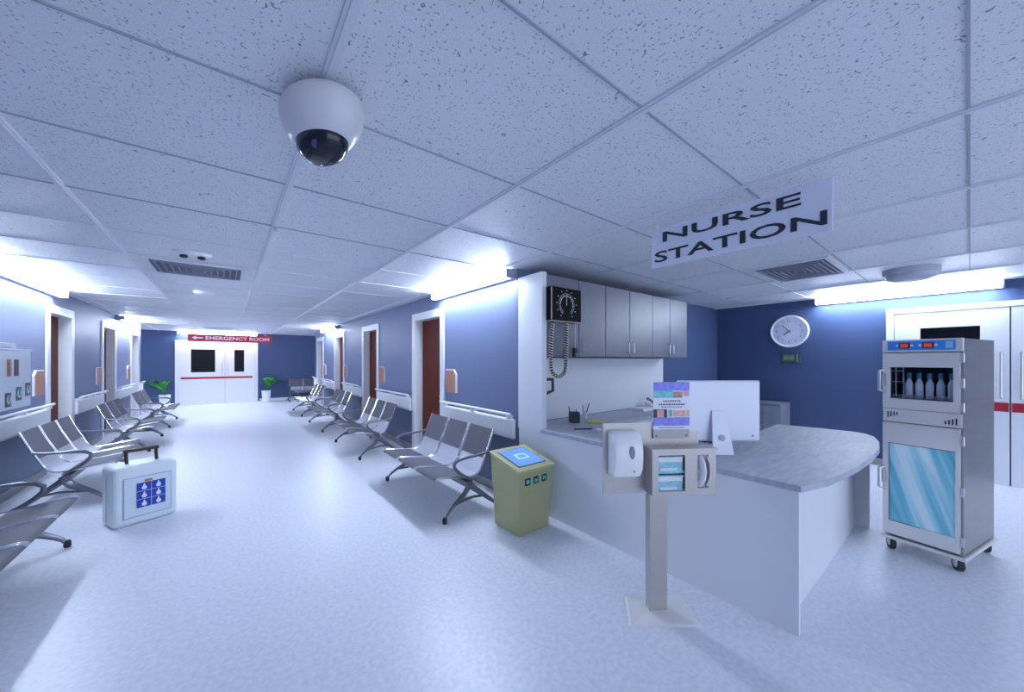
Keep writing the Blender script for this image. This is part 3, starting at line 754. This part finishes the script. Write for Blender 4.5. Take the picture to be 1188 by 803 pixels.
MB().tube([(.225, by0 + .02, .835), (.232, by0 - .004, .87), (.236, by0 - .01, .92), (.232, by0 - .004, .97), (.225, by0 + .02, 1.005)], .012, 8, flat=1.6).build('mask_strap', M_white, hb, smooth=True)
MB().tube([(.262, by0 - .004, .83), (.278, by0 - .006, .87), (.283, by0 - .007, .92), (.278, by0 - .006, .97), (.262, by0 - .004, 1.01)], .005, 6).build('slot_trim', M_steel, hb, smooth=True)
MB().lathe([(.006, 0), (.006, .004), (.001, .005)], 10, T(.11, -.05, bz1)).build('lock', M_grey, hb)
# soap dispenser
ds = MB(); pr = [(-.001, .0), (-.075, .015), (-.105, .06), (-.115, .14), (-.108, .21), (-.085, .265), (-.05, .288), (-.001, .292)]
ring = lambda x, k: [(x, y * k - .012, .90 + (z - .146) * (k * .5 + .5) + .0) for y, z in pr]
ds.loft([ring(-.325, .80), ring(-.315, .95), ring(-.295, 1.0), ring(-.165, 1.0), ring(-.145, .95), ring(-.135, .80)])
dsp = ds.build('dispenser', mat('glossy white dispenser', (.93, .94, .94), .2), r, smooth=True)
dsp.data.transform(T(0, 0, .12))
MB().lathe([(.030, .0), (.030, .004), (.001, .005)], 24, T(-.215, -.124, 1.045) @ R(PI / 2, 'X') @ Matrix.Diagonal((.55, 1.3, 1, 1))).build('level_window', M_grey, dsp)
MB().lathe([(.008, 0), (.008, .003), (.002, .003)], 12, T(-.20, -.118, .93) @ R(PI / 2, 'X')).build('sensor_dot', mat('pale grey mark', (.5, .52, .55)), dsp)
# poster
px0, px1, pz0, pz1 = -.032, .208, 1.160, 1.462
po = MB().box(px0, px1, -.022, -.018, pz0, pz1).build('poster', M_white, r)
def band(x0, x1, z0, z1, col, nm, d=.0005):
    w, h = px1 - px0, pz1 - pz0
    MB().box(px0 + x0 * w, px0 + x1 * w, -.0225 - d, -.0221, pz0 + z0 * h, pz0 + z1 * h).build(nm, mat('poster ' + nm + str(col), col, .45, noise=(40, .25, (1, 1, 1))), po)
VI = (.25, .27, .80)
band(0, 1, .82, 1, VI, 'header_band'); band(0, .55, .67, .82, (.18, .62, .66), 'teal_picture'); band(.55, .8, .67, .80, (.50, .28, .25), 'hands_picture'); band(.8, 1, .70, .82, (.75, .45, .55), 'pink_picture')
band(0, .38, .255, .43, (.05, .02, .03), 'hair_picture'); band(.10, .29, .26, .42, (.72, .36, .42), 'face_picture', .0009); band(.42, .52, .27, .42, (.25, .45, .40), 'green_icons'); band(.55, 1, .27, .40, (.78, .48, .40), 'hand_picture')
band(0, 1, .08, .255, VI, 'footer_band'); band(.15, .85, .03, .055, (.45, .45, .5), 'footer_lines')
tm = MB(); w, h = px1 - px0, pz1 - pz0
rs = random.Random(3)
for zz, a, b_, hh in ((.60, .27, .75, .030), (.53, .15, .87, .032), (.475, .22, .80, .016)):
    x = a
    while x < b_:
        ww = .03 + rs.random() * .04
        tm.box(px0 + x * w, px0 + min(b_, x + ww) * w, -.0235, -.0221, pz0 + (zz - hh / 2) * h, pz0 + (zz + hh / 2) * h); x += ww + .016
tm.build('poster_text', mat('muted poster print', (.16, .12, .25), .5), po)
bk = MB().box(px0 - .002, px1 - .002, -.026, -.0125, 1.105, 1.160).build('poster_bracket', mat('grey bracket', (.36, .36, .37), .4, .4), r)
for x in (px0 + .02, px1 - .02): MB().lathe([(.007, 0), (.006, .004), (.001, .005)], 12, T(x, -.026, 1.122) @ R(PI / 2, 'X')).build('bolt', M_grey, bk)
# glove boxes in the holder
GW = T(2.16, 1.245, 0) @ R(math.radians(-33), 'Z')
M_gl = mat('aqua glove box card', (.30, .62, .68), .5, noise=(30, .15, (1, 1, 1)))
for k, w in ((0, 'lower'), (1, 'upper')):
    g_ = thing('glove_box', 'aqua and white glove box, %s of the two in the metal holder' % w, 'glove box', GW @ Vector((.0, -.062, .7885 + k * .117)), math.radians(-33), 'glove boxes in the holder')
    MB().box(-.072, .15, -.038, .038, 0, .105).build('carton', M_gl, g_)
    MB().box(-.045, .115, -.042, -.0385, .072, .100).build('white_flap', M_white, g_)
    MB().box(-.030, .08, -.0405, -.0385, .018, .035).build('printed_line', mat('white print', (.75, .8, .9)), g_)
    MB().box(.118, .125, -.045, -.0385, .02, .095).build('clip', M_dark, g_)

# ------------------------------------------------------------------ olive kiosk
r = thing('touchscreen_kiosk', 'olive beige touchscreen kiosk standing beside the counter', 'kiosk', (2.255, 2.71, 0), .02)
def tap(x0, x1, y0, y1, z0, u0, u1, v0, v1, z1, m=None, zb=None):
    zb = z1 if zb is None else zb
    m = m or MB()
    m.add([(x0, y0, z0), (x1, y0, z0), (x1, y1, z0), (x0, y1, z0), (u0, v0, z1), (u1, v0, z1), (u1, v1, zb), (u0, v1, zb)],
          [(0, 3, 2, 1), (4, 5, 6, 7), (0, 1, 5, 4), (1, 2, 6, 5), (2, 3, 7, 6), (3, 0, 4, 7)])
    return m
tap(-.19, .19, -.185, .185, 0, -.203, .203, -.198, .198, .385).build('body', M_olive, r, bevel=.012)
tap(-.207, .207, -.202, .202, .378, -.213, .213, -.208, .215, .575, zb=.675).build('upper_band', M_olive, r, bevel=.006)
m = tap(-.222, .232, -.225, .225, .576, -.222, .232, -.225, .225, .606, zb=.711)
m.v[2] = (.232, .225, .681); m.v[3] = (-.222, .225, .681)
ld = m.build('lid', mat('light olive lid', (.52, .52, .27), .38), r, bevel=.005)
sl = math.atan2(.105, .45)
MS = T(.005, 0, .6585) @ R(sl, 'X')
MB().box(-.175, .175, -.165, .175, .0, .003, MS).build('screen_bezel', mat('dark bezel', (.06, .09, .05), .4), ld)
sc_ = MB().box(-.162, .162, -.155, .163, .0031, .006, MS).build('screen', M_screen, ld)
ic = MB()
ic.box(-.07, .07, -.045, .055, .0061, .0075, MS)
ic.build('screen_icon', mat('screen icon', (.4, .7, .8), .4, emit=((.35, .7, .85), .2)), sc_)
MB().box(-.045, .045, -.022, .030, .0076, .0085, MS).build('screen_icon_centre', M_screen, sc_)
M_cy = mat('cyan icon print', (.1, .75, .65), .4)
def icon(m1, m2, M, s, kind):
    # dark plate with a cyan round symbol
    m1.box(-s, s, -.002, 0, -s, s, M)
    if kind == 0: m2.lathe([(s * .62, 0), (s * .62, .002), (s * .3, .002), (s * .3, 0)], 14, M @ T(0, -.002, 0) @ R(PI / 2, 'X')); m2.box(0, s * .7, -.005, -.002, -s * .1, s * .15, M)
    elif kind == 1: m2.lathe([(s * .35, 0), (s * .35, .002), (.0005, .002)], 12, M @ T(0, -.002, 0) @ R(PI / 2, 'X')); m2.box(-s * .6, -s * .45, -.004, -.002, -s * .6, s * .6, M); m2.box(s * .45, s * .6, -.004, -.002, -s * .6, s * .6, M); m2.box(-s * .3, s * .3, -.004, -.002, -s * .7, -s * .5, M)
    else: m2.box(-s * .55, -s * .3, -.004, -.002, -s * .5, s * .6, M); m2.box(s * .2, s * .55, -.004, -.002, -s * .6, s * .5, M); m2.box(-s * .3, s * .3, -.004, -.002, 0, s * .25, M)
for k in range(3):
    a_, b_ = MB(), MB()
    M = T(-.105 + k * .105, -.207, .49)
    icon(a_, b_, M, .033, k)
    pl = a_.build('icon_plate', M_black, r); b_.build('icon_symbol', M_cy, pl)

# ------------------------------------------------------------------ pale blue case
r = thing('carrying_case', 'pale blue hard carrying case with brown handle standing on the floor', 'case', (-.686, 5.208, 0), math.radians(22.6))
# local +x along the front, local -y = front
cs = MB().box(-.238, .238, -.165, .165, 0, .575).build('shell', M_case, r, bevel=.045, seg=4)
MB().box(-.17, .185, -.1665, -.1652, .075, .465).build('front_groove', mat('grey blue groove', (.38, .47, .60), .4), r)
MB().box(-.162, .177, -.172, -.1666, .083, .457).build('front_panel', M_caseface, r, bevel=.003)
MB().tube([(-.238 - .001, 0, .05), (-.239, 0, .5)], .004, 6).build('side_seam', mat('grey blue groove', (1, 1, 1)), r)
hd = MB().tube([(-.10, 0, .57), (-.105, 0, .64), (-.105, 0, .70)], .014, 8).tube([(.12, 0, .57), (.115, 0, .64), (.115, 0, .70)], .014, 8).box(-.125, .135, -.018, .018, .685, .715)
hd.build('handle', M_handle, r, bevel=.003)
MB().box(-.02, .04, -.178, -.172, .405, .430).build('latch', mat('copper latch', (.55, .25, .12), .35, .4), r, bevel=.003)
dp, dw = MB(), MB()
pnl = MB().box(-.075, .135, -.176, -.1721, .16, .40).build('symbol_panel', M_blue, r)
gl = MB()
for z in (.24, .32): gl.box(-.075, .135, -.1775, -.1761, z - .0015, z + .0015)
gl.box(.0285, .0315, -.1775, -.1761, .16, .40).build('panel_lines', M_white, pnl)
for cx in (-.022, .083):
    for cz in (.198, .278, .358):
        pts = []
        for k in range(14):
            a = math.radians(-240 + k * 300 / 13); pts.append((cx + .019 * math.cos(a), cz - .008 + .019 * math.sin(a)))
        pts += [(cx + .005, cz + .025), (cx, cz + .036), (cx - .005, cz + .025)]
        MB().prism(pts, .1762, .1785, MT2).build('drop_symbol', mat('pale lilac print', (.85, .82, .92), .5), pnl)

# ------------------------------------------------------------------ silver control box on the left wall
r = thing('control_box', 'silver electrical box with windows and round gauges on the left wall', 'control box', (XL, 6.40, 1.07), PI / 2)
# local +x -> +Y, local -y -> +X
MB().box(-.48, .48, -.18, -.001, 0, .64).build('housing', mat('silver box enamel', (.55, .62, .68), .35, .2), r, bevel=.008)
MB().box(-.49, .49, -.186, -.001, .640, .655).build('lid', mat('silver box enamel', (1, 1, 1)), r)
MB().tube([(-.20, -.14, .655), (-.19, -.14, .70), (.18, -.14, .70), (.20, -.14, .655)], .022, 8).build('handle', M_steel, r)
wn = MB().box(.05, .15, -.184, -.1805, .36, .54).build('window_slot', mat('dark brown window', (.04, .012, .015), .3), r)
w2 = MB().box(-.11, -.03, -.184, -.1805, .36, .54).build('window_slot', mat('rusty brown window', (.30, .13, .08), .4), r)
MB().lathe([(.03, 0), (.03, .006), (.002, .006)], 14, T(-.07, -.184, .43) @ R(PI / 2, 'X')).lathe([(.025, 0), (.025, .006), (.002, .006)], 14, T(-.07, -.184, .50) @ R(PI / 2, 'X')).build('round_knob', M_orange, w2)
for x, z in ((-.08, .11), (.17, .16), (.40, .195)):
    x = x + .0
    g_ = MB().box(x - .075, x + .05, -.184, -.1805, z - .075, z + .075).build('gauge_plate', mat('charcoal gauge plate', (.07, .08, .09), .5), r)
    cx_ = x - .012
    MB().lathe([(.045, 0), (.045, .003), (.002, .003)], 18, T(cx_, -.184, z) @ R(PI / 2, 'X')).build('gauge_dial', mat('pale aqua dial', (.35, .62, .62), .4), g_)
    MB().box(cx_ - .008, cx_ + .008, -.19, -.187, z - .02, z + .035).build('gauge_pointer', M_black, g_)

# ------------------------------------------------------------------ light, world, camera
w = bpy.data.worlds.new('world'); sc.world = w; w.use_nodes = True
bg = w.node_tree.nodes['Background']; bg.inputs[0].default_value = (.68, .78, 1.0, 1); bg.inputs[1].default_value = 1.15

cam = bpy.data.cameras.new('camera'); co = bpy.data.objects.new('camera', cam); COL.objects.link(co)
co.location = (0, 0, 1.6); co.rotation_euler = (PI / 2, 0, -YAW)
cam.sensor_width = 36; cam.sensor_fit = 'HORIZONTAL'; cam.lens = 419.37 / 1188 * 36; cam.shift_y = 16.74 / 1188
cam.clip_start = .05; cam.clip_end = 100
sc.camera = co
sc.view_settings.view_transform = 'Standard'; sc.view_settings.look = 'None'
sc.view_settings.exposure = 1.0; sc.view_settings.gamma = 1; sc.view_settings.use_curve_mapping = False
sc.cycles.use_denoising = True
sc.cycles.max_bounces = 10; sc.cycles.diffuse_bounces = 6
